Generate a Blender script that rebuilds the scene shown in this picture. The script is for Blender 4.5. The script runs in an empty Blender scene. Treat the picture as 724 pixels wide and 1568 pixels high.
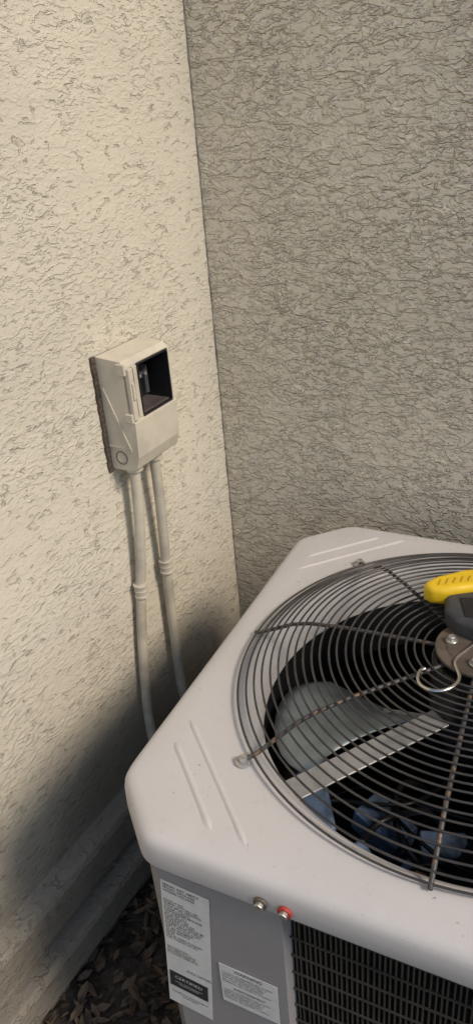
import bpy, bmesh, math, random
from mathutils import Vector, Matrix
random.seed(7)
S = bpy.context.scene
S.view_settings.view_transform = 'Standard'
S.view_settings.look = 'None'
S.view_settings.exposure = 0

# ------------------------------------------------------------ helpers
def link(o, parent=None):
    S.collection.objects.link(o)
    if parent: o.parent = parent
    return o

def empty(name, loc, rotz=0.0):
    e = bpy.data.objects.new(name, None)
    e.location = loc
    e.rotation_euler = (0, 0, rotz)
    e.empty_display_size = 0.1
    return link(e)

def obj_bm(name, bm, mat=None, parent=None, smooth=False):
    me = bpy.data.meshes.new(name)
    bmesh.ops.recalc_face_normals(bm, faces=bm.faces)
    bm.to_mesh(me); bm.free()
    if mat: me.materials.append(mat)
    if smooth:
        for p in me.polygons: p.use_smooth = True
    return link(bpy.data.objects.new(name, me), parent)

def box(bm, c, d, rot=None):
    r = bmesh.ops.create_cube(bm, size=1.0)
    m = Matrix.Translation(Vector(c)) @ (rot if rot else Matrix.Identity(4)) @ Matrix.Diagonal((d[0], d[1], d[2], 1))
    bmesh.ops.transform(bm, matrix=m, verts=r['verts'])
    return r['verts']

def cyl(bm, c, r, h, seg=32, r2=None, rot=None):
    g = bmesh.ops.create_cone(bm, cap_ends=True, segments=seg, radius1=r, radius2=r if r2 is None else r2, depth=h)
    m = Matrix.Translation(Vector(c)) @ (rot if rot else Matrix.Identity(4))
    bmesh.ops.transform(bm, matrix=m, verts=g['verts'])
    return g['verts']

def add_bevel(o, w=0.002, seg=2):
    m = o.modifiers.new('bev', 'BEVEL'); m.width = w; m.segments = seg; m.limit_method = 'ANGLE'; m.angle_limit = math.radians(35)
    return o

def smooth_angle(o, deg=40):
    for p in o.data.polygons: p.use_smooth = True
    try:
        o.data.set_sharp_from_angle(angle=math.radians(deg))
    except Exception: pass

def tube(name, paths, r, mat, parent=None, cyclic=False, res=3, nurbs=False):
    cu = bpy.data.curves.new(name, 'CURVE'); cu.dimensions = '3D'
    cu.bevel_depth = r; cu.bevel_resolution = res; cu.use_fill_caps = True
    for pts in paths:
        sp = cu.splines.new('NURBS' if nurbs else 'POLY')
        sp.points.add(len(pts) - 1)
        for i, p in enumerate(pts): sp.points[i].co = (p[0], p[1], p[2], 1)
        sp.use_cyclic_u = cyclic
        sp.use_smooth = True
        if nurbs:
            sp.order_u = 3; sp.use_endpoint_u = True; sp.resolution_u = 10
    cu.materials.append(mat)
    return link(bpy.data.objects.new(name, cu), parent)

class NT:
    def __init__(self, name):
        self.m = bpy.data.materials.new(name); self.m.use_nodes = True
        self.t = self.m.node_tree; self.n = self.t.nodes; self.l = self.t.links
        self.b = self.n['Principled BSDF']
        self.co = self.n.new('ShaderNodeTexCoord')
    def mapping(self, scale=(1, 1, 1), loc=(0, 0, 0), rot=(0, 0, 0)):
        mp = self.n.new('ShaderNodeMapping')
        mp.inputs['Scale'].default_value = scale; mp.inputs['Location'].default_value = loc
        mp.inputs['Rotation'].default_value = rot
        self.l.new(self.co.outputs['Object'], mp.inputs[0]); return mp.outputs[0]
    def noise(self, vec, scale, detail=3, rough=.5, dist=0):
        x = self.n.new('ShaderNodeTexNoise')
        x.inputs['Scale'].default_value = scale; x.inputs['Detail'].default_value = detail
        x.inputs['Roughness'].default_value = rough; x.inputs['Distortion'].default_value = dist
        self.l.new(vec, x.inputs['Vector']); return x.outputs['Fac']
    def math(self, op, a, b=None, c=None, clamp=False):
        x = self.n.new('ShaderNodeMath'); x.operation = op; x.use_clamp = clamp
        for i, v in enumerate((a, b, c)):
            if v is None: continue
            if isinstance(v, (int, float)): x.inputs[i].default_value = v
            else: self.l.new(v, x.inputs[i])
        return x.outputs[0]
    def rng(self, v, a, b, c=0.0, d=1.0, smooth=True):
        x = self.n.new('ShaderNodeMapRange')
        x.interpolation_type = 'SMOOTHSTEP' if smooth else 'LINEAR'
        self.l.new(v, x.inputs[0])
        for i, q in enumerate((a, b, c, d)): x.inputs[i + 1].default_value = q
        return x.outputs[0]
    def mix(self, f, a, b):
        x = self.n.new('ShaderNodeMix'); x.data_type = 'RGBA'
        if isinstance(f, (int, float)): x.inputs[0].default_value = f
        else: self.l.new(f, x.inputs[0])
        for i, v in ((6, a), (7, b)):
            if isinstance(v, tuple): x.inputs[i].default_value = (*v, 1)
            else: self.l.new(v, x.inputs[i])
        return x.outputs[2]
    def bump(self, h, dist, strength=1.0):
        x = self.n.new('ShaderNodeBump'); x.inputs['Distance'].default_value = dist
        x.inputs['Strength'].default_value = strength
        self.l.new(h, x.inputs['Height']); self.l.new(x.outputs[0], self.b.inputs['Normal'])
    def base(self, c):
        if isinstance(c, tuple): self.b.inputs['Base Color'].default_value = (*c, 1)
        else: self.l.new(c, self.b.inputs['Base Color'])
    def set(self, rough=.5, metal=0.0):
        if isinstance(rough, (int, float)): self.b.inputs['Roughness'].default_value = rough
        else: self.l.new(rough, self.b.inputs['Roughness'])
        self.b.inputs['Metallic'].default_value = metal

def simple(name, col, rough=.5, metal=0.0, var=.25, scale=12, bump=0.0, bscale=200):
    t = NT(name); v = t.mapping()
    nz = t.noise(v, scale, 3, .6)
    f = t.rng(nz, .35, .7)
    dark = tuple(c * (1 - var) for c in col)
    t.base(t.mix(f, col, dark))
    r2 = t.rng(nz, .3, .7, rough * .85, min(1, rough * 1.15))
    t.set(r2, metal)
    if bump: t.bump(t.noise(v, bscale, 2, .6), bump)
    return t.m

# ------------------------------------------------------------ materials
def stucco(name, left):
    t = NT(name)
    v = t.mapping(scale=(1, 1, 2.1), rot=(0, 0.06, 0))
    vf = t.mapping()
    if left:
        n1 = t.noise(v, 34, 4, .56, .6)
        skin = t.rng(n1, .365, .40)
        n2 = t.noise(v, 60, 3, .6, .4)
        skin2 = t.rng(n2, .48, .62)
        dens = t.rng(t.noise(vf, 5, 2, .5), .35, .65, .3, 1.0)
        grain = t.noise(vf, 170, 2, .6)
        wave = t.noise(v, 12, 2, .5)
        h = t.math('ADD', t.math('MULTIPLY', skin, .80), t.math('MULTIPLY', t.math('MULTIPLY', skin2, .50), dens))
        h = t.math('ADD', h, t.math('MULTIPLY', grain, .28))
        h = t.math('ADD', h, t.math('MULTIPLY', wave, 1.0))
        t.bump(h, .0028, 1.0)
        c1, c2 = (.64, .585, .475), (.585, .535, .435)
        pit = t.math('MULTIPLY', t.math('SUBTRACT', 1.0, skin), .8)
    else:
        n1 = t.noise(v, 19, 4, .56, .45)
        plate = t.rng(n1, .47, .535)
        n2 = t.noise(v, 46, 3, .55, .7)
        lump = t.rng(n2, .51, .61)
        n3 = t.noise(v, 12, 2, .5, 1.0)
        crease = t.rng(t.math('ABSOLUTE', t.math('SUBTRACT', n3, .5)), .002, .03)
        mask = t.rng(t.noise(vf, 5, 2, .5), .38, .62, .35, 1.0)
        grain = t.noise(vf, 130, 2, .6)
        h = t.math('ADD', t.math('MULTIPLY', plate, .85), t.math('MULTIPLY', t.math('MULTIPLY', lump, 1.1), mask))
        h = t.math('ADD', h, t.math('MULTIPLY', crease, -.35))
        h = t.math('ADD', h, t.math('MULTIPLY', grain, .28))
        t.bump(h, .0042, 1.0)
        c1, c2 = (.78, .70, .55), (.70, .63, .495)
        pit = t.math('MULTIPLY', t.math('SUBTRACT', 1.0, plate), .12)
    big = t.rng(t.noise(vf, 2.2, 3, .6), .35, .7)
    c = t.mix(big, c1, c2)
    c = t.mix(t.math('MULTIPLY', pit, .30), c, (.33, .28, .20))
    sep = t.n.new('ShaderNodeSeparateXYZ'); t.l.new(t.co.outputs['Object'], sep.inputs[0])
    low_dirt_shade = t.rng(t.math('ADD', sep.outputs[2], t.math('MULTIPLY', t.math('SUBTRACT', big, .5), .12)), .20, .58, .85, 0.0)
    c = t.mix(low_dirt_shade, c, (.125, .108, .085))  # dirt near the ground, plus ledge shade painted into the colour
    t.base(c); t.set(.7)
    t.b.inputs['Specular IOR Level'].default_value = .4
    return t.m
M_left = stucco('stucco_left', True)
M_right = stucco('stucco_right', False)

def lidpaint(name, col, dirt=.5):
    t = NT(name); v = t.mapping()
    nz = t.noise(v, 6, 4, .6); n2 = t.noise(v, 60, 3, .7)
    c = t.mix(t.rng(nz, .4, .75, 0, .30), col, tuple(x * .82 for x in col))
    spots = t.rng(t.noise(v, 140, 2, .5), .71, .77, 0, dirt)
    c = t.mix(spots, c, (.16, .12, .08))
    sm = t.rng(n2, .55, .8, 0, .22)
    c = t.mix(sm, c, (.36, .32, .27))
    t.base(c); t.set(t.rng(n2, .3, .7, .36, .55), 0)
    t.bump(t.noise(v, 420, 2, .5), .0003, .6)
    return t.m
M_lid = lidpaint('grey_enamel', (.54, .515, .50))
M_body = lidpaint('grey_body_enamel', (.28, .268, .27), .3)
M_wire = simple('dark_wire', (.07, .065, .06), .38, .3, .4, 30)
t = NT('spoke_wire'); v = t.mapping()
t.base(t.mix(t.rng(t.noise(v, 90, 3, .6), .52, .66), (.075, .07, .068), (.20, .12, .07))); t.set(.5, .3); M_spoke = t.m
M_alu = simple('fan_blade_aluminium', (.27, .31, .32), .40, .4, .5, 9)
M_strap = simple('galvanised_strap', (.42, .41, .39), .5, .3, .35, 25)
M_black = simple('black_plastic', (.014, .014, .016), .38, 0, .4, 30)
M_hub = simple('bronze_motor_cap', (.15, .115, .09), .55, .2, .45, 22, .0004, 150)
M_cop = simple('copper_pipe', (.42, .2, .1), .35, .9, .4, 20)
M_steel = simple('chrome_steel', (.72, .68, .62), .18, 1, .2, 40)
M_bolt = simple('zinc_bolt', (.62, .60, .56), .35, .8, .4, 90)
M_dark = simple('dark_interior', (.018, .018, .02), .7, 0, .4, 18)
M_blue = simple('blue_grey_sheet', (.19, .28, .44), .30, .2, .75, 20)
M_yellow = simple('yellow_rubber', (.80, .52, .015), .42, 0, .12, 25)
M_grey = simple('charcoal_rubber', (.055, .057, .062), .5, 0, .3, 40, .0003, 300)
M_label = simple('label_white', (.66, .65, .63), .45, 0, .12, 30)
M_ink = simple('label_ink', (.03, .03, .032), .5, 0, .1, 30)
M_red = simple('red_paint', (.45, .05, .035), .5, 0, .3, 60)
M_pipe = simple('painted_conduit', (.54, .49, .395), .5, 0, .3, 14, .0004, 120)
M_beige = simple('painted_box', (.59, .535, .43), .5, 0, .18, 12, .0004, 90)
M_gap = simple('caulk_gap_shade', (.10, .075, .055), .8, 0, .4, 60)  # dark gap tone, also paints the shadow along the box edge
M_seam = simple('corner_caulk', (.22, .19, .15), .8, 0, .6, 25)
M_inner = simple('box_inside', (.13, .105, .10), .55, 0, .5, 30)
t = NT('soil'); v = t.mapping()
t.base(t.mix(t.rng(t.noise(v, 14, 4, .65), .4, .65), (.035, .027, .02), (.07, .055, .042))); t.set(.95)
t.bump(t.noise(v, 30, 4, .7), .02); M_soil = t.m
t = NT('dry_leaf'); v = t.mapping()
n = t.noise(v, 26, 2, .5)
t.base(t.mix(t.rng(n, .4, .62), (.030, .020, .014), (.12, .082, .05))); t.set(.75); M_leaf = t.m
t = NT('coil_fins'); v = t.mapping()
w = t.n.new('ShaderNodeTexWave'); w.bands_direction = 'DIAGONAL'; w.inputs['Scale'].default_value = 160; w.inputs['Distortion'].default_value = .6
t.l.new(v, w.inputs['Vector'])
t.base(t.mix(w.outputs['Fac'], (.02, .018, .016), (.075, .068, .058))); t.set(.6, .3); M_coil = t.m

# ------------------------------------------------------------ ground
bm = bmesh.new()
bmesh.ops.create_grid(bm, x_segments=60, y_segments=60, size=3)
for vv in bm.verts:
    r = vv.co.xy.length
    vv.co.z = (random.random() - .5) * .012 if r < 2.8 else 0
edge = [e for e in bm.edges if e.is_boundary]
ret = bmesh.ops.extrude_edge_only(bm, edges=edge)
for g in ret['geom']:
    if isinstance(g, bmesh.types.BMVert):
        g.co.x *= 100; g.co.y *= 100; g.co.z = 0
ground = obj_bm('ground', bm, M_soil, smooth=True)
ground.location = (0, 1, 0)

TH = math.radians(32.7)
n_ = Vector((math.cos(TH), -math.sin(TH), 0)); w_ = Vector((math.sin(TH), math.cos(TH), 0))
C = Vector((-.013, 1.65, 0))
# ------------------------------------------------------------ walls (local x = along wall)
def wall(name, origin, rotz, x0, x1, mat, profile):
    bm = bmesh.new()
    N = 2
    rows = []
    for i in range(N + 1):
        x = x0 + (x1 - x0) * i / N
        rows.append([bm.verts.new((x, p[0], p[1])) for p in profile])
    for i in range(N):
        for j in range(len(profile) - 1):
            bm.faces.new((rows[i][j], rows[i + 1][j], rows[i + 1][j + 1], rows[i][j + 1]))
    bm.faces.new(rows[0]); bm.faces.new(list(reversed(rows[-1])))
    for i in range(N):
        bm.faces.new((rows[i][-1], rows[i + 1][-1], rows[i + 1][0], rows[i][0]))
    o = obj_bm(name, bm, mat)
    o.location = origin; o.rotation_euler = (0, 0, rotz)
    return o
rot_left = math.atan2(-w_.y, -w_.x)
prof_l = [(-.2, -.1), (.050, -.1), (.050, .030), (.066, .034), (.066, .098), (.060, .110), (.020, .116), (.020, .142), (.040, .146), (.040, .216), (.034, .230), (0, .240), (0, 3.0), (-.2, 3.0)]
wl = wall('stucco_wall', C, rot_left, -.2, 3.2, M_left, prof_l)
add_bevel(wl, .004, 3)
rot_right = math.atan2(n_.y, n_.x)
prof_r = [(.2, -.1), (.2, 3.0), (0, 3.0), (0, .242), (-.026, .232), (-.030, .122), (-.058, .112), (-.062, -.1)]
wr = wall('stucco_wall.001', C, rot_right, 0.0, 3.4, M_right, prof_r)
# uneven caulked seam in the corner
bm = bmesh.new(); z = .2
prev = None
while z < 2.98:
    rr = random.uniform(.0008, .0036)
    ring = [bm.verts.new((random.uniform(-.0008, .0008) + rr, .001, z)), bm.verts.new((.001, -rr - random.uniform(0, .0015), z)), bm.verts.new((rr * .6, -rr * .6, z))]
    if prev:
        for k in range(3): bm.faces.new((prev[k], prev[(k + 1) % 3], ring[(k + 1) % 3], ring[k]))
    prev = ring; z += random.uniform(.006, .02)
obj_bm('corner_seam', bm, M_seam, wr)

# ------------------------------------------------------------ disconnect box
def wloc(s, p, z): return C - w_ * s + n_ * p + Vector((0, 0, z))
bx = empty('electrical_disconnect_box', wloc(.394, 0, .954), rot_left)
W = .130
prof = [(0.004, 0), (.052, 0), (.062, .006), (.070, .03), (.074, .098), (.069, .100), (.067, .200), (.058, .209), (.004, .214)]
bm = bmesh.new()
a = [bm.verts.new((0, y, z)) for y, z in prof]; b = [bm.verts.new((-W, y, z)) for y, z in prof]
bm.faces.new(a); bm.faces.new(list(reversed(b)))
for i in range(len(prof)):
    j = (i + 1) % len(prof); bm.faces.new((a[i], a[j], b[j], b[i]))
shell = obj_bm('housing', bm, M_beige, bx)
X0, X1, Z0, Z1 = -.033, -.122, .101, .197
cb = bmesh.new(); box(cb, ((X0 + X1) / 2, .055, (Z0 + Z1) / 2), (X0 - X1, .09, Z1 - Z0))
me = bpy.data.meshes.new('cut'); cb.to_mesh(me); cb.free()
cut = bpy.data.objects.new('cut', me); link(cut, bx)
bpy.context.view_layer.update()
md = shell.modifiers.new('b', 'BOOLEAN'); md.object = cut; md.operation = 'DIFFERENCE'; md.solver = 'EXACT'
dg = bpy.context.evaluated_depsgraph_get()
nm = bpy.data.meshes.new_from_object(shell.evaluated_get(dg))
shell.modifiers.clear(); shell.data = nm
bpy.data.objects.remove(cut)
add_bevel(shell, .0025, 3)
bm = bmesh.new()
x0, x1, z0, z1, yb, yf = X0 - .0015, X1 + .0015, Z0 + .0015, Z1 - .0015, .013, .064
box(bm, ((x0 + x1) / 2, yb, (z0 + z1) / 2), (x0 - x1, .002, z1 - z0))
box(bm, (x0, (yb + yf) / 2, (z0 + z1) / 2), (.002, yf - yb, z1 - z0))
box(bm, (x1, (yb + yf) / 2, (z0 + z1) / 2), (.002, yf - yb, z1 - z0))
box(bm, ((x0 + x1) / 2, (yb + yf) / 2, z1), (x0 - x1 - .003, yf - yb, .002))
obj_bm('liner', bm, M_black, bx)
bm = bmesh.new(); box(bm, ((x0 + x1) / 2, (yb + yf) / 2, z0 + .001), (x0 - x1 - .003, yf - yb, .003))
obj_bm('liner_floor', bm, M_inner, bx)
bm = bmesh.new()
cx_, cz_ = (X0 + X1) / 2, (Z0 + Z1) / 2
for (cx, cz, dx, dz) in ((cx_, Z1, X0 - X1 + .003, .0035), (cx_, Z0, X0 - X1 + .003, .0035), (X0, cz_, .0035, Z1 - Z0 - .004), (X1, cz_, .0035, Z1 - Z0 - .004)):
    box(bm, (cx, .0675, cz), (dx, .007, dz))
add_bevel(obj_bm('window_frame', bm, M_black, bx), .0008, 1)
bm = bmesh.new()
box(bm, (-.065, .028, .160), (.05, .026, .012)); box(bm, (-.053, .034, .146), (.012, .03, .05)); box(bm, (-.085, .03, .146), (.010, .03, .045))
box(bm, (-.065, .024, .124), (.06, .02, .010))
add_bevel(obj_bm('terminal_block', bm, M_grey, bx), .0015, 2)
bm = bmesh.new()
for x in (-.05, -.065, -.082): cyl(bm, (x, .044, .162), .0035, .006, 12, rot=Matrix.Rotation(math.pi / 2, 4, 'X'))
box(bm, (-.102, .024, .150), (.003, .018, .04))
obj_bm('terminal_screw', bm, M_bolt, bx)
bm = bmesh.new()
box(bm, (-.006, .068, .150), (.012, .014, .094)); box(bm, (-.022, .0695, .150), (.012, .004, .094))
box(bm, (.0015, .060, .196), (.006, .018, .020)); box(bm, (.0015, .064, .107), (.006, .016, .016))
box(bm, (-.006, .0765, .156), (.006, .004, .03))
add_bevel(obj_bm('hinge_rail', bm, M_beige, bx), .0012, 2)
bm = bmesh.new(); box(bm, (-.0150, .0700, .150), (.0035, .004, .088)); obj_bm('hinge_slot', bm, M_gap, bx)
bm = bmesh.new()
box(bm, (.0008, .034, .100), (.0026, .003, .125), Matrix.Rotation(math.atan2(.044, .115), 4, 'X'))
box(bm, (.0008, .030, .046), (.0026, .056, .0022))
obj_bm('side_rib', bm, M_beige, bx)
pts = [(.0005, .030 + .0125 * math.cos(k * math.tau / 28), .025 + .0125 * math.sin(k * math.tau / 28)) for k in range(28)]
tube('knockout_ring', [pts], .0008, M_gap, bx, cyclic=True)
pts = [(.0003, .030 + .0085 * math.cos(k * math.tau / 28), .025 + .0085 * math.sin(k * math.tau / 28)) for k in range(28)]
tube('knockout_inner', [pts], .0009, M_beige, bx, cyclic=True)
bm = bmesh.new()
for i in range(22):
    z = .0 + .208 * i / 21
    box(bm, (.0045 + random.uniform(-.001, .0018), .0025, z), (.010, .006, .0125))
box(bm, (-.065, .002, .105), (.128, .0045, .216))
obj_bm('backplate_shadow', bm, M_gap, bx)  # backplate edge; its dark colour stands in for the box shadow on the wall
bm = bmesh.new(); cyl(bm, (-.028, .032, -.005), .0165, .012, 24); cyl(bm, (-.087, .035, -.005), .0165, .012, 24)
smooth_angle(obj_bm('conduit_hub', bm, M_beige, bx))

# ------------------------------------------------------------ conduits
def conduit(name, pts, coupling_at, r=.0105):
    e = empty(name, (0, 0, 0))
    wp = [wloc(*p) for p in pts]
    tube('pipe', [wp], r, M_pipe, e, res=6, nurbs=True)
    q = wloc(*coupling_at)
    bm = bmesh.new()
    for dz, rr, hh in ((0, r + .0028, .026), (.013, r + .0046, .005), (-.013, r + .0046, .005), (0.0, r + .0036, .004)):
        cyl(bm, q + Vector((0, 0, dz)), rr, hh, 28)
    smooth_angle(add_bevel(obj_bm('coupling', bm, M_pipe, e), .0008, 2))
    return e
conduit('electrical_conduit', [(.366, .032, .96), (.370, .031, .86), (.379, .024, .76), (.389, .019, .684), (.404, .017, .60), (.422, .018, .48), (.44, .022, .36), (.450, .045, .25), (.455, .056, .15), (.455, .056, 0)], (.3895, .0195, .680))
conduit('electrical_conduit', [(.307, .035, .96), (.306, .034, .86), (.305, .028, .76), (.305, .024, .68), (.306, .022, .60), (.309, .022, .48), (.313, .022, .36), (.315, .045, .25), (.315, .056, .15), (.315, .056, 0)], (.305, .0245, .690))

# ------------------------------------------------------------ AC unit
TA = math.radians(-27.7)
LZ = .77
ac = empty('air_conditioner_condenser', (.325, .849, 0), TA)
HALF = .406; CH = .080
def outer_r(th, half=HALF, ch=CH):
    c, s = abs(math.cos(th)), abs(math.sin(th))
    d3 = (2 * half - ch) / math.sqrt(2)
    vals = [c / half, s / half, (c + s) / math.sqrt(2) / d3]
    kk = 90.0
    mx = max(vals)
    m = mx * (sum((v / mx) ** kk for v in vals)) ** (1 / kk)
    return 1.0 / m
NA = 480
def lid_profile(th):
    R = outer_r(th)
    return [(.314, -.105), (.314, -.045), (.317, -.028), (.323, -.014), (.332, -.004), (.342, .0), (.350, .0005), (.356, -.001),
            ((R + .35) / 2, -.0015), (R - .020, -.004), (R - .011, -.006), (R - .005, -.010), (R - .0015, -.016), (R, -.023), (R + .001, -.050), (R - .001, -.054), (R - .014, -.054)]
bm = bmesh.new(); rows = []
for i in range(NA):
    th = math.tau * i / NA
    rows.append([bm.verts.new((r * math.cos(th), r * math.sin(th), LZ + z)) for r, z in lid_profile(th)])
for i in range(NA):
    j = (i + 1) % NA
    for k in range(len(rows[0]) - 1):
        bm.faces.new((rows[i][k], rows[j][k], rows[j][k + 1], rows[i][k + 1]))
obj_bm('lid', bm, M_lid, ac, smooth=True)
bm = bmesh.new()
def rib(a, b):
    a = Vector((*a, LZ - .0025)); b = Vector((*b, LZ - .0025)); d = b - a; L = d.length
    ang = math.atan2(d.y, d.x)
    n = 24; m = 10; hw = .0042; hh = .0036
    prev = None
    for i in range(n + 1):
        tt = i / n; x = tt * L
        e = min(1, math.sin(min(tt, 1 - tt) * n / 2.0 * math.pi / 2) if min(tt, 1 - tt) * n < 2 else 1)
        row = []
        for k in range(m + 1):
            u = -1 + 2 * k / m
            row.append(bm.verts.new(a + Matrix.Rotation(ang, 3, 'Z') @ Vector((x, u * (hw * 1.7) * (.35 + .65 * e), hh * e * (math.cos(u * math.pi) + 1) / 2))))
        if prev:
            for k in range(m): bm.faces.new((prev[k], row[k], row[k + 1], prev[k + 1]))
        prev = row
for sx, sy in ((-1, -1), (-1, 1), (1, 1), (1, -1)):
    rib((sx * .361, sy * .254), (sx * .250, sy * .365))
    rib((sx * .363, sy * .207), (sx * .200, sy * .370))
obj_bm('lid_rib', bm, M_lid, ac, smooth=True)

def dome(r):
    pts = [(.060, .060), (.10, .0585), (.20, .055), (.255, .049), (.285, .040), (.315, .024), (.345, .006), (.36, .003)]
    if r <= pts[0][0]: return pts[0][1]
    for (r0, z0), (r1, z1) in zip(pts, pts[1:]):
        if r <= r1: return z0 + (z1 - z0) * (r - r0) / (r1 - r0)
    return pts[-1][1]
rings = []
nr = 23
for i in range(nr):
    r = .347 - i * .0122
    jz = random.uniform(-.0006, .0006)
    dx, dy = random.uniform(-.0007, .0007), random.uniform(-.0007, .0007)
    rings.append([(dx + r * math.cos(k * math.tau / 120), dy + r * math.sin(k * math.tau / 120), LZ + dome(r) + .003 + jz) for k in range(120)])
tube('grille_ring', rings, .0016, M_wire, ac, cyclic=True, res=2)
sp = []
for k in range(8):
    th = k * math.pi / 4 + (.035 if k == 6 else 0)
    rmax = .366 if k % 2 else .352
    sp.append([(r * math.cos(th), r * math.sin(th), LZ + dome(r) - .0015 + (.003 if r > .34 else 0)) for r in (.05, .10, .20, .255, .285, .315, .345, rmax)])
tube('grille_spoke', sp, .0031, M_spoke, ac, res=3)
bm = bmesh.new()
for k in (1, 3, 5, 7):
    th = k * math.pi / 4; x, y = .362 * math.cos(th), .362 * math.sin(th)
    cyl(bm, (x, y, LZ + .002), .0105, .004, 20); cyl(bm, (x, y, LZ + .0065), .007, .008, 6, .006)
add_bevel(obj_bm('lid_bolt', bm, M_bolt, ac), .0008, 2)
bm = bmesh.new(); cyl(bm, (0, 0, LZ + .0655), .062, .006, 64); cyl(bm, (0, 0, LZ + .068), .052, .005, 64, .045)
smooth_angle(add_bevel(obj_bm('hub_plate', bm, M_hub, ac), .0015, 2))
bm = bmesh.new()
for k in range(4):
    th = k * math.pi / 2 + math.pi
    x, y = .040 * math.cos(th), .040 * math.sin(th)
    cyl(bm, (x, y, LZ + .0715), .0085, .003, 20); cyl(bm, (x, y, LZ + .0755), .0055, .007, 6)
add_bevel(obj_bm('hub_bolt', bm, M_bolt, ac), .0006, 1)
bm = bmesh.new(); cyl(bm, (0, 0, LZ - .01), .066, .12, 48); cyl(bm, (0, 0, LZ - .09), .045, .05, 32)
smooth_angle(add_bevel(obj_bm('fan_motor', bm, M_black, ac), .006, 3))
bm = bmesh.new()
for th0 in (math.radians(184), math.radians(304), math.radians(64)):
    nrad, nt = 12, 12; g = []
    for i in range(nrad + 1):
        r = .05 + (.298 - .05) * i / nrad
        half = math.radians(18 + 12 * (i / nrad)) if i < nrad else math.radians(27)
        sweep = math.radians(12) * (i / nrad)
        row = []
        for j in range(nt + 1):
            u = -1 + 2 * j / nt
            th = th0 + sweep + u * half
            rr = r - (.022 * abs(u) ** 4 if i > nrad - 3 else 0)
            z = LZ - .092 + u * (.034) * (1.0 - .25 * i / nrad) + .012 * (1 - u * u)
            row.append(bm.verts.new((rr * math.cos(th), rr * math.sin(th), z)))
        g.append(row)
    for i in range(nrad):
        for j in range(nt): bm.faces.new((g[i][j], g[i + 1][j], g[i + 1][j + 1], g[i][j + 1]))
fb = obj_bm('fan_blade', bm, M_alu, ac, smooth=True)
sm = fb.modifiers.new('s', 'SOLIDIFY'); sm.thickness = .002
bm = bmesh.new()
for k in range(3):
    th = math.radians(188 + 120 * k)
    box(bm, (.085 * math.cos(th), .085 * math.sin(th), LZ - .082), (.10, .035, .004), Matrix.Rotation(th, 4, 'Z') @ Matrix.Rotation(.35, 4, 'X'))
    for q in (.07, .10, .125): cyl(bm, (q * math.cos(th), q * math.sin(th), LZ - .078), .004, .006, 10)
add_bevel(obj_bm('blade_arm', bm, M_strap, ac), .001, 1)
bm = bmesh.new()
for th in (math.radians(233), math.radians(53)):
    c, s = math.cos(th), math.sin(th)
    box(bm, (.190 * c, .190 * s, LZ - .030), (.25, .036, .003), Matrix.Rotation(th, 4, 'Z'))
    box(bm, (.190 * c + .0175 * s, .190 * s - .0175 * c, LZ - .036), (.25, .0025, .012), Matrix.Rotation(th, 4, 'Z'))
add_bevel(obj_bm('motor_strap', bm, M_strap, ac), .0008, 1)

bm = bmesh.new()
r0, r1 = [], []
for i in range(96):
    th = math.tau * i / 96
    r0.append(bm.verts.new((.3125 * math.cos(th), .3125 * math.sin(th), LZ - .07)))
    r1.append(bm.verts.new((.305 * math.cos(th), .305 * math.sin(th), LZ - .16)))
for i in range(96):
    j = (i + 1) % 96; bm.faces.new((r0[i], r0[j], r1[j], r1[i]))
obj_bm('fan_shroud', bm, M_black, ac, smooth=True)
def octo(h, ch): return [(-h + ch, -h), (h - ch, -h), (h, -h + ch), (h, h - ch), (h - ch, h), (-h + ch, h), (-h, h - ch), (-h, -h + ch)]
def ring_wall(name, h, ch, z0, z1, mat):
    bm = bmesh.new(); P = octo(h, ch)
    lo = [bm.verts.new((x, y, z0)) for x, y in P]; hi = [bm.verts.new((x, y, z1)) for x, y in P]
    for i in range(8):
        j = (i + 1) % 8; bm.faces.new((lo[i], lo[j], hi[j], hi[i]))
    return obj_bm(name, bm, mat, ac)
ring_wall('condenser_coil', .362, .07, .06, LZ - .04, M_coil)
bm = bmesh.new(); P = octo(.388, .072)
lo = [bm.verts.new((x, y, .02)) for x, y in P]; hi = [bm.verts.new((x, y, .065)) for x, y in P]
bm.faces.new(lo); bm.faces.new(hi)
for i in range(8):
    j = (i + 1) % 8; bm.faces.new((lo[i], lo[j], hi[j], hi[i]))
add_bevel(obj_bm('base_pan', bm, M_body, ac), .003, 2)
bm = bmesh.new(); P = octo(.352, .06); lo = [bm.verts.new((x, y, .07)) for x, y in P]; bm.faces.new(lo)
obj_bm('inner_floor', bm, M_dark, ac)
ring_wall('top_band', .387, .072, LZ - .060, LZ - .03, M_body)
def panel(name, pts, z0=.062, z1=LZ - .05, th=.0025):
    bm = bmesh.new()
    lo = [bm.verts.new((x, y, z0)) for x, y in pts]; hi = [bm.verts.new((x, y, z1)) for x, y in pts]
    for i in range(len(pts) - 1): bm.faces.new((lo[i], lo[i + 1], hi[i + 1], hi[i]))
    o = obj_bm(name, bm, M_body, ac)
    m = o.modifiers.new('s', 'SOLIDIFY'); m.thickness = th; m.offset = 0
    add_bevel(o, .0035, 3)
    return o
B = .392
panel('service_panel', [(-B + .02, -.27), (-B, -.272), (-B, -.318), (-.322, -B), (-.150, -B), (-.146, -B + .018)])
def rotp(pts, k):
    a = k * math.pi / 2
    return [(x * math.cos(a) - y * math.sin(a), x * math.sin(a) + y * math.cos(a)) for x, y in pts]
for k in (1, 2, 3):
    panel('corner_post', rotp([(-B + .02, -.29), (-B, -.292), (-B, -.322), (-.322, -B), (-.292, -B), (-.29, -B + .018)], k))
bmv = bmesh.new()
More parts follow.
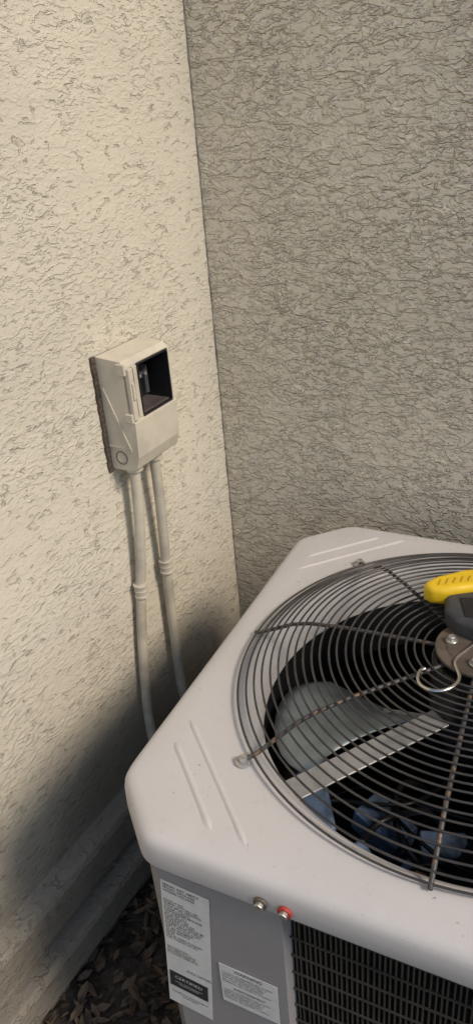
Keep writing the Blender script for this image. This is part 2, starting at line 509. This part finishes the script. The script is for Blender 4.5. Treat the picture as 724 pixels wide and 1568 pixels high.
for k in range(4):
    R = Matrix.Rotation(k * math.pi / 2, 4, 'Z')
    xs = -.146 if k == 0 else -.29
    x = xs + .006
    while x < .288:
        c = R @ Vector((x + random.uniform(-.0006, .0006), -.3745, .39)); box(bmv, c, (.0022, .011, .64), R); x += .0066
    z = .10
    while z < LZ - .07:
        c = R @ Vector(((xs + .29) / 2, -.3805, z)); box(bmv, c, (.29 - xs, .002, .0024), R); z += .036
obj_bm('coil_guard', bmv, simple('guard_metal', (.075, .066, .055), .5, .2, .4, 30), ac)
for x, m in ((-.167, M_hub), (-.137, M_red)):
    bm = bmesh.new(); cyl(bm, (x, -HALF - .0025, LZ - .040), .0088, .004, 20, rot=Matrix.Rotation(math.pi / 2, 4, 'X'))
    add_bevel(obj_bm('lip_washer', bm, m, ac), .001, 2)
    bm = bmesh.new(); cyl(bm, (x, -HALF - .0065, LZ - .040), .0055, .006, 6, rot=Matrix.Rotation(math.pi / 2, 4, 'X'))
    add_bevel(obj_bm('lip_bolt', bm, M_bolt, ac), .0008, 2)
bm = bmesh.new()
cyl(bm, (.07, -.02, .24), .085, .32, 40); cyl(bm, (.07, -.02, .42), .085, .04, 40, .045)
cyl(bm, (.07, .15, .22), .045, .26, 32)
smooth_angle(add_bevel(obj_bm('compressor', bm, M_black, ac), .008, 3))
bm = bmesh.new()
box(bm, (-.22, -.10, .47), (.05, .12, .16), Matrix.Rotation(.5, 4, 'Z'))
box(bm, (-.12, -.05, .47), (.09, .06, .05), Matrix.Rotation(-.4, 4, 'Z') @ Matrix.Rotation(.2, 4, 'Y'))
box(bm, (-.13, -.17, .49), (.07, .08, .05), Matrix.Rotation(.9, 4, 'Z') @ Matrix.Rotation(.3, 4, 'X'))
box(bm, (-.03, .0, .40), (.08, .05, .03), Matrix.Rotation(.3, 4, 'Z'))
box(bm, (-.04, -.20, .47), (.09, .055, .06), Matrix.Rotation(-.2, 4, 'Z') @ Matrix.Rotation(-.3, 4, 'Y'))
box(bm, (.04, -.25, .46), (.06, .06, .04), Matrix.Rotation(.4, 4, 'Z'))
box(bm, (-.06, -.12, .46), (.05, .04, .03), Matrix.Rotation(1.2, 4, 'Z') @ Matrix.Rotation(.3, 4, 'X'))
add_bevel(obj_bm('control_box', bm, M_blue, ac), .006, 3)
tube('refrigerant_pipe', [[(.07, -.1, .3), (-.02, -.14, .49), (-.1, -.09, .53), (-.13, .1, .44), (-.1, .2, .3)],
                          [(-.02, .1, .2), (-.05, .06, .42), (-.09, -.06, .53), (-.14, -.12, .53), (-.2, -.2, .3)]], .006, M_black, ac, nurbs=True)
tube('wiring', [[(-.2, -.05, .50), (-.12, -.06, .53), (-.06, .0, .5), (0, 0, .62)], [(-.22, -.06, .50), (-.14, -.02, .5), (-.02, -.12, .52), (.05, -.08, .46)],
                [(-.1, -.2, .46), (-.05, -.13, .54), (.02, -.15, .52), (.05, -.2, .35)]], .0035, M_black, ac, nurbs=True)
tube('copper_line', [[(-.1, -.22, .50), (-.06, -.15, .53), (.0, -.16, .52), (.03, -.2, .44)]], .004, M_cop, ac, nurbs=True)

# labels
lab = bpy.data.objects.new('rating_label', None); link(lab, ac); lab.location = (-.294, -B - .0022, LZ - .235); lab.rotation_euler = (0, .085, 0)
def label(name, x0, x1, z0, z1, mat=M_label, y=0.0, par=None):
    bm = bmesh.new(); box(bm, ((x0 + x1) / 2, y, (z0 + z1) / 2), (x1 - x0, .0006, z1 - z0))
    return obj_bm(name, bm, mat, par)
def text(s, x, z, size, mat=M_ink, y=-.0008, align='LEFT', par=None):
    cu = bpy.data.curves.new('label_text', 'FONT'); cu.body = s; cu.size = size; cu.align_x = align
    cu.space_line = .95; cu.resolution_u = 3
    cu.materials.append(mat)
    o = bpy.data.objects.new('label_text', cu); link(o, par)
    o.location = (x, y, z); o.rotation_euler = (math.pi / 2, 0, 0)
Z = lambda d: .235 - d
label('label_sheet', -.035, .035, Z(.378), Z(.094), par=lab)
text('SERIAL NO. 4807X\nPROD. 2A14-030\nMODEL HC3030', -.032, Z(.103), .0065, par=lab)
rows = []
for i in range(22):
    rows.append(' '.join(''.join(random.choice('ABCDEIKLNORSTU0123458/.') for _ in range(random.randint(2, 7))) for _ in range(random.randint(2, 4)))[:19])
text('\n'.join(rows[:16]), -.032, Z(.135), .0058, par=lab)
text('\n'.join(rows[16:20]), -.032, Z(.240), .0048, par=lab)
text('(UL) LISTED', -.003, Z(.283), .0075, par=lab)
label('label_black', -.031, .029, Z(.334), Z(.298), M_ink, y=-.0008, par=lab)
text('CERTIFIED', -.001, Z(.311), .0095, M_label, y=-.0016, align='CENTER', par=lab)
text('unitary small equipment\nstandard 210/240', -.001, Z(.320), .0045, M_label, y=-.0016, align='CENTER', par=lab)
text('Installation Permitted in\nSouthwest', 0, Z(.350), .0060, align='CENTER', par=lab)
lab2 = bpy.data.objects.new('warning_label', None); link(lab2, ac); lab2.location = (-.205, -B - .0022, LZ - .270); lab2.rotation_euler = (0, .01, 0)
Z = lambda d: .270 - d
label('warning_sheet', -.042, .042, Z(.312), Z(.227), par=lab2)
text('WARNING', 0, Z(.236), .0085, align='CENTER', par=lab2)
txt = '\n'.join(' '.join(''.join(random.choice('aeionrstlcdum') for _ in range(random.randint(2, 8))) for _ in range(6))[:32] for _ in range(5))
text(txt, -.039, Z(.244), .0052, par=lab2)
text('AVERTISSEMENT', 0, Z(.276), .0065, align='CENTER', par=lab2)
text(txt, -.039, Z(.283), .0048, par=lab2)

# ------------------------------------------------------------ test meter with hook
MT = Vector((.366, .905, LZ + .0625)); MR = math.radians(-12)
mt = empty('handheld_test_meter', MT, MR)
bm = bmesh.new()
def slab(bm, outline, z0, z1):
    lo = [bm.verts.new((x, y, z0)) for x, y in outline]; hi = [bm.verts.new((x, y, z1)) for x, y in outline]
    bm.faces.new(lo); bm.faces.new(hi)
    for i in range(len(lo)):
        j = (i + 1) % len(lo); bm.faces.new((lo[i], lo[j], hi[j], hi[i]))
slab(bm, [(-.072, .028), (-.074, -.010), (-.060, -.036), (-.035, -.054), (.10, -.058), (.12, -.03), (.12, .03), (.10, .046), (-.06, .046)], .0, .034)
add_bevel(obj_bm('meter_body', bm, M_grey, mt), .009, 4)
bm = bmesh.new()
slab(bm, [(-.106, .040), (-.096, .024), (-.070, .022), (-.045, .030), (.0, .042), (.11, .048), (.11, .092), (.03, .094), (-.04, .082), (-.085, .060)], .014, .046)
o = add_bevel(obj_bm('yellow_grip', bm, M_yellow, mt), .012, 5); smooth_angle(o, 60)
bm = bmesh.new()
for i in range(5):
    box(bm, (-.080 + i * .011, .040 + i * .003, .0458), (.003, .016, .002), Matrix.Rotation(-.3, 4, 'Z'))
add_bevel(obj_bm('grip_groove', bm, simple('yellow_shadow_rubber', (.5, .30, .01), .5), mt), .0006, 1)
bm = bmesh.new(); slab(bm, [(-.048, -.030), (.085, -.036), (.085, .020), (-.052, .016)], .032, .036)
add_bevel(obj_bm('meter_face', bm, M_black, mt), .001, 2)
inv = (Matrix.Translation(MT) @ Matrix.Rotation(MR, 4, 'Z')).inverted()
hk = [(.238, .816), (.231, .8135), (.2268, .806), (.2225, .795), (.223, .784), (.229, .775), (.238, .769), (.250, .768), (.2616, .772), (.272, .780), (.2785, .790), (.279, .803), (.2795, .8175), (.285, .828), (.295, .837), (.315, .852), (.34, .875)]
tube('hanger_hook', [[inv @ Vector((x, y, LZ + .0685 + .0002 * i)) for i, (x, y) in enumerate(hk)]], .0026, M_steel, mt, nurbs=True, res=5)

# ------------------------------------------------------------ leaf litter
bm = bmesh.new()
for i in range(4200):
    x = random.uniform(-1.6, 1.6); y = random.uniform(-.8, 1.9)
    if i % 3: x = random.uniform(-.75, .2); y = random.uniform(.3, 1.5)
    L = random.uniform(.008, .024); Wd = L * random.uniform(.2, .45)
    M = Matrix.Translation((x, y, random.uniform(.006, .018))) @ Matrix.Rotation(random.uniform(0, 6.28), 4, 'Z') @ Matrix.Rotation(random.uniform(-.6, .6), 4, 'X') @ Matrix.Rotation(random.uniform(-.5, .5), 4, 'Y')
    cz = random.uniform(-.3, .5) * Wd
    P = [(-L, 0, 0), (-L * .3, Wd, cz), (L * .5, Wd * .8, cz), (L, 0, 0), (L * .5, -Wd * .8, cz), (-L * .3, -Wd, cz)]
    V = [bm.verts.new(M @ Vector(p)) for p in P]
    bm.faces.new((V[0], V[1], V[2], V[3])); bm.faces.new((V[0], V[3], V[4], V[5]))
obj_bm('leaf_litter', bm, M_leaf)

# ------------------------------------------------------------ light
el = math.radians(42)
hv = (-n_ + w_ * .07).normalized()
trav = Vector((hv.x * math.cos(el), hv.y * math.cos(el), -math.sin(el)))
sd = bpy.data.lights.new('sun', 'SUN'); sd.energy = 2.65; sd.angle = math.radians(14); sd.color = (1, .88, .73)
so = bpy.data.objects.new('sun', sd); link(so); so.rotation_euler = trav.to_track_quat('-Z', 'Y').to_euler()
so.location = -trav * 10
wd = bpy.data.worlds.new('World'); S.world = wd; wd.use_nodes = True
nt = wd.node_tree; bg = nt.nodes['Background']; bg.inputs['Strength'].default_value = .15
sk = nt.nodes.new('ShaderNodeTexSky'); sk.sky_type = 'NISHITA'; sk.sun_disc = False
sk.sun_elevation = el; sk.sun_rotation = math.atan2(-trav.x, -trav.y)
nt.links.new(sk.outputs[0], bg.inputs[0])

# ------------------------------------------------------------ camera
cam = bpy.data.cameras.new('camera'); co = bpy.data.objects.new('camera', cam); link(co)
cam.sensor_fit = 'VERTICAL'; cam.sensor_height = 36; cam.lens = 27.05; cam.clip_start = .02; cam.clip_end = 1500
R = Vector((.996, -.0426, -.0780)); U = Vector((.0888, .4741, .8758)); F = Vector((0, .8795, -.4763))
F.normalize(); R = (R - F * R.dot(F)).normalized(); U = R.cross(F)
m = Matrix((R, U, -F)).transposed().to_4x4(); m.translation = (0, 0, 1.55)
co.matrix_world = m
S.camera = co
